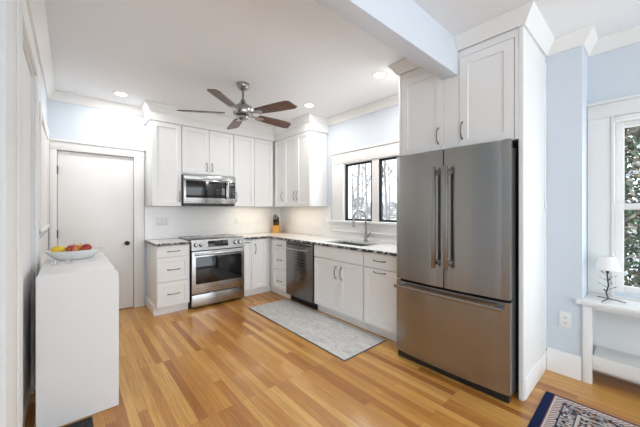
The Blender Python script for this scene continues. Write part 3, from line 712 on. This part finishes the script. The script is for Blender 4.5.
# ------------------------------------------------------------------ built-in bench in the nook
t = thing('window_bench', 'white built-in bench with lower shelf under the tall nook window', 'bench', (XN, .36, 0)); D = XN-XR
b = MB().box((-D-.045, -3.55, .612), (-.021, -.002, .642), .004).box((-D-.045, -.002, .612), (-D-.001, .035, .642), .004)
b.build('bench_top', M['trim'], t)
MB().box((-D-.018, -3.55, .585), (-D, -.06, .6115), .002).box((-D-.03, -3.55, .60), (-D-.012, -.004, .6118), .003).build('apron', M['trim'], t)
MB().box((-D-.018, -.058, 0), (-D+.03, -.003, .6115), .002).build('leg', M['trim'], t)
MB().box((-D+.0, -3.55, .20), (-.021, -.060, .222), .002).box((-D-.018, -3.55, .125), (-D, -.060, .228), .003).build('lower_shelf', M['trim'], t)
MB().box((-.02, -3.55, .0), (-.001, -.003, .655)).build('back_panel', M['trim'], t)

# ------------------------------------------------------------------ table lamp
t = thing('table_lamp', 'small table lamp with white shade and black leafy metal base on the window bench', 'lamp', (3.175, .225, .6425), .4)
MB().lathe([(.077, .245), (.046, .350), (.0445, .350), (.0755, .245), (.077, .245)], n=28).lathe([(.0001, .33), (.012, .33), (.012, .334), (.0001, .334)], n=10).build('lamp_shade', M['shade'], t)
MB().tube([(-.02, 0, .015), (.006, .006, .06), (-.006, -.004, .12), (.004, .0, .19), (0, 0, .225)], .0045, 8).cyl((0,0,0), .010, .215, .262, 12).sphere((0,0,.29), .02, (1,1,1.3), 10).build('stem', M['iron'], t)
b = MB()
for a in (.3, 2.5, 4.4):
    b.tube([(-.02, 0, .02), (.045*math.cos(a)-.01, .045*math.sin(a), .016), (.10*math.cos(a), .10*math.sin(a), .005)], [.0045, .004, .003], 7)
b.build('base', M['iron'], t)
b = MB(); random.seed(3)
for i in range(9):
    z = .05+.018*i; a = i*2.4; p0 = Vector((0, 0, z)); p1 = p0+Vector((math.cos(a)*.03, math.sin(a)*.03, .014))
    b.tube([p0, p1], .0018, 5); d = Vector((math.cos(a), math.sin(a), .5)).normalized(); s = d.cross(Vector((0,0,1))).normalized()*.008; u = d.cross(s).normalized()*.002
    b.add([p1, p1+d*.016+s, p1+d*.036, p1+d*.016-s, p1+d*.016+u, p1+d*.016-u], [(0,1,4),(1,2,4),(2,3,4),(3,0,4),(1,0,5),(2,1,5),(3,2,5),(0,3,5)])
b.build('leaves', M['iron'], t)

# ------------------------------------------------------------------ recessed lights
for (x, y, l) in ((.472, 4.235, 'round recessed ceiling light nearest the white back door'), (2.445, 3.035, 'round recessed ceiling light in front of the sink-side wall cabinets'), (2.443, 1.863, 'round recessed ceiling light nearest the refrigerator cabinet')):
    t = thing('recessed_light', l, 'light', (x, y, CEIL), 0, 'recessed ceiling lights')
    MB().lathe([(.058, -.003), (.078, -.004), (.082, -.0005), (.058, -.0005), (.058, -.003)], n=32).build('trim_ring', M['trim'], t)
    MB().lathe([(.0001, -.002), (.0578, -.002), (.0578, -.0006), (.0001, -.0006)], n=28).build('lens', M['lit'], t)
    area('downlight', (x, y, CEIL-.012), (0, 0, 0), .11, .11, 7.5, (1, .97, .95), 'DISK')
# under-cabinet strips by the knife block
area('undercabinet_strip', (2.32, 4.44, 1.392), (0, 0, 0), .62, .03, 1.0, (1, .83, .62))
area('undercabinet_strip', (2.82, 3.85, 1.392), (0, 0, 0), .03, .85, 1.25, (1, .83, .62))

# ------------------------------------------------------------------ ceiling fan
t = thing('ceiling_fan', 'five-blade walnut and nickel ceiling fan over the kitchen floor', 'fan', (1.465, 3.0, CEIL))
MB().lathe([(.0001, -.0005), (.070, -.0005), (.070, -.02), (.062, -.045), (.04, -.066), (.018, -.072), (.0001, -.072)], n=28).build('canopy', M['nickel'], t)
MB().cyl((0,0,0), .0125, -.20, -.07, 14).build('downrod', M['nickel'], t)
MB().lathe([(.0001, -.175), (.022, -.175), (.030, -.20), (.045, -.222), (.080, -.246), (.105, -.262), (.112, -.28), (.108, -.335), (.098, -.35), (.06, -.36), (.0001, -.36)], n=32).build('motor_housing', M['nickel'], t)
MB().lathe([(.0001, -.361), (.062, -.361), (.066, -.368), (.055, -.392), (.03, -.404), (.0001, -.406)], n=28).build('switch_cap', M['nickel'], t)
for k in range(5):
    a = math.radians(4+72*k)
    R = Matrix.Rotation(a, 4, 'Z') @ Matrix.Translation((0, 0, -.335)) @ Matrix.Rotation(math.radians(-13), 4, 'X')
    out = []; n = 14
    for i in range(n+1):
        s = i/n; x = .19+.49*s; hw = .052+.022*math.sin(PI*min(1, s*1.0)*.62)
        if s > .93: hw *= 1-((s-.93)/.07)**2*.28
        out.append((x, hw))
    poly = [(x, h) for x, h in out]+[(x-.030*max(0, (x-.4)/.28), -h) for x, h in reversed(out)]
    b = MB().prism(poly, -.004, .004); b.v = [tuple(R @ Vector(v)) for v in b.v]
    bl = b.build('blade', M['walnut'], t)
    c = MB().prism([(.09, .018), (.15, .014), (.20, .036), (.25, .030), (.275, .0), (.25, -.030), (.20, -.036), (.15, -.014), (.09, -.018)], -.0095, -.0045)
    c.v = [tuple(R @ Vector(v)) for v in c.v]; c.build('blade_bracket', M['nickel'], bl)

# ------------------------------------------------------------------ outdoors
GZ = -.7
hill = mat('wooded_hillside', (.5,.5,.5), .95); nt = hill.node_tree
n = nt.nodes.new('ShaderNodeTexNoise'); n.inputs['Scale'].default_value = 1.0; n.inputs['Detail'].default_value = 8; n.inputs['Roughness'].default_value = .75
mp = nt.nodes.new('ShaderNodeMapping'); mp.inputs['Scale'].default_value = (1.6, 1.6, .35); tc = nt.nodes.new('ShaderNodeTexCoord')
r = ramp(nt, [(.38, (.05,.045,.04)), (.48, (.14,.13,.12)), (.56, (.40,.41,.42)), (.68, (.70,.72,.75))])
nt.links.new(tc.outputs['Object'], mp.inputs[0]); nt.links.new(mp.outputs[0], n.inputs['Vector']); nt.links.new(n.outputs['Fac'], r.inputs[0]); nt.links.new(r.outputs[0], nt.nodes['Principled BSDF'].inputs['Base Color'])
struct(MB().box((XN+.6, -14, GZ-.1), (40, 40, GZ)).build('ground', M['snow']))
b = MB(); rnd = random.Random(9); NA = 40
for i in range(NA+1):
    a = math.radians(-40+120*i/NA)
    for (d, z) in ((20, GZ), (24, GZ+.8), (29, 1.2+rnd.uniform(-.4, .4)), (34, 2.2+rnd.uniform(-.7, .8)), (38, GZ)): b.v.append((d*math.cos(a), d*math.sin(a), z))
for i in range(NA):
    for j in range(4): b.f.append((i*5+j, (i+1)*5+j, (i+1)*5+j+1, i*5+j+1)); b.m.append(0)
struct(b.build('hillside', hill, smooth=60))
def tree_mesh(seed, h=7.5, r=.13, depth=4):
    rnd = random.Random(seed); b = MB()
    def br(p, d, L, r, lev):
        pts = [p]; rs = [r]; n = 4; q = p.copy(); dd = d.copy()
        for i in range(n):
            dd = (dd+Vector((rnd.uniform(-1,1), rnd.uniform(-1,1), rnd.uniform(-.3,.6)))*.14).normalized(); q = q+dd*L/n; pts.append(q.copy()); rs.append(r*(1-.6*(i+1)/n))
        b.tube(pts, rs, 6 if lev < 2 else 4, caps=False)
        if lev >= depth: return
        for j in range(rnd.randint(4, 6) if lev == 0 else rnd.randint(3, 5)):
            k = rnd.uniform(.28 if lev == 0 else .2, .98); i = min(int(k*n), n-1); pp = pts[i].lerp(pts[i+1], k*n-i)
            nd = (dd*.55+Vector((rnd.uniform(-1,1), rnd.uniform(-1,1), rnd.uniform(-.1,.9)))*.8).normalized()
            br(pp, nd, L*rnd.uniform(.38, .6), rs[i]*.55, lev+1)
    br(Vector((0,0,0)), Vector((0,0,1)), h, r, 0); return b
protos = []
for i in range(3):
    t = thing('bare_tree', 'leafless grey tree in the snow seen through the sink window', 'tree', (0,0,GZ), 0, 'bare trees outside the sink window')
    tree_mesh(10+i, 6.5+i, .085).build('branches', M['bark'], t); protos.append(t)
rnd = random.Random(5); spots = []
for i in range(16):
    x = 6.5+i*1.15; s = .64+.40*((i*.618) % 1); spots.append((x, x*s))
for i, (x, y) in enumerate(spots):
    o = protos[i] if i < 3 else copy_tree(protos[i % 3])
    o.location = (x, y, GZ); o.rotation_euler = (0, 0, i*1.7); k = .8+.012*i; o.scale = (k, k, k)
def shrub_mesh(seed, rx, ry, h, n, tw):
    rnd = random.Random(seed); b = MB()
    for i in range(n):
        u = rnd.uniform(0, 1); a = rnd.uniform(0, 2*PI); rr = math.sqrt(rnd.uniform(.15, 1))*(1-u**2*.75)
        p = Vector((rx*rr*math.cos(a), ry*rr*math.sin(a), u*h)); d = Vector((rnd.uniform(-1,1), rnd.uniform(-1,1), rnd.uniform(-.5,1))).normalized()
        s = d.cross(Vector((rnd.uniform(-1,1), rnd.uniform(-1,1), rnd.uniform(-1,1)))).normalized(); L = rnd.uniform(.05, .10); wd = .024
        mi = 1 if rnd.random() < .18+.55*min(1, max(0, (u-.3)*1.6)) else (2 if rnd.random() < .10 else 0)
        b.add([p, p+d*L*.5+s*wd, p+d*L, p+d*L*.5-s*wd], [(0,1,2,3)], mi)
    return b
for i, (x, y, rx, ry, h, l) in enumerate(((5.9, .25, 1.0, 1.05, 4.4, 'dense evergreen shrub seen through the tall nook window'), (6.2, -1.9, .9, .9, 3.4, 'evergreen shrub further along outside the nook wall'))):
    t = thing('evergreen_shrub', l, 'shrub', (x, y, GZ))
    shrub_mesh(30+i, rx, ry, h, 26000, 0).build('foliage', [M['leaf'], M['twig'], M['snow']], t, smooth=0)
    b = MB()
    for j in range(6): a = j*1.05; b.tube([(0,0,0), (rx*.3*math.cos(a), ry*.3*math.sin(a), h*.5), (rx*.45*math.cos(a), ry*.45*math.sin(a), h*.85)], [.03, .02, .008], 6)
    b.build('stems', M['bark'], t)
for i, (x, y, l) in enumerate(((7.9, .75, 'tall twiggy brown tree beyond the evergreen shrub at the nook window'), (9.5, -.6, 'tall twiggy brown tree further back beyond the nook window'), (8.6, .1, 'brown tree just behind the evergreen shrub at the nook window'))):
    t = thing('twiggy_tree', l, 'tree', (x, y, GZ))
    tree_mesh(50+i, 5.0, .09, 4).build('branches', M['twig'], t)
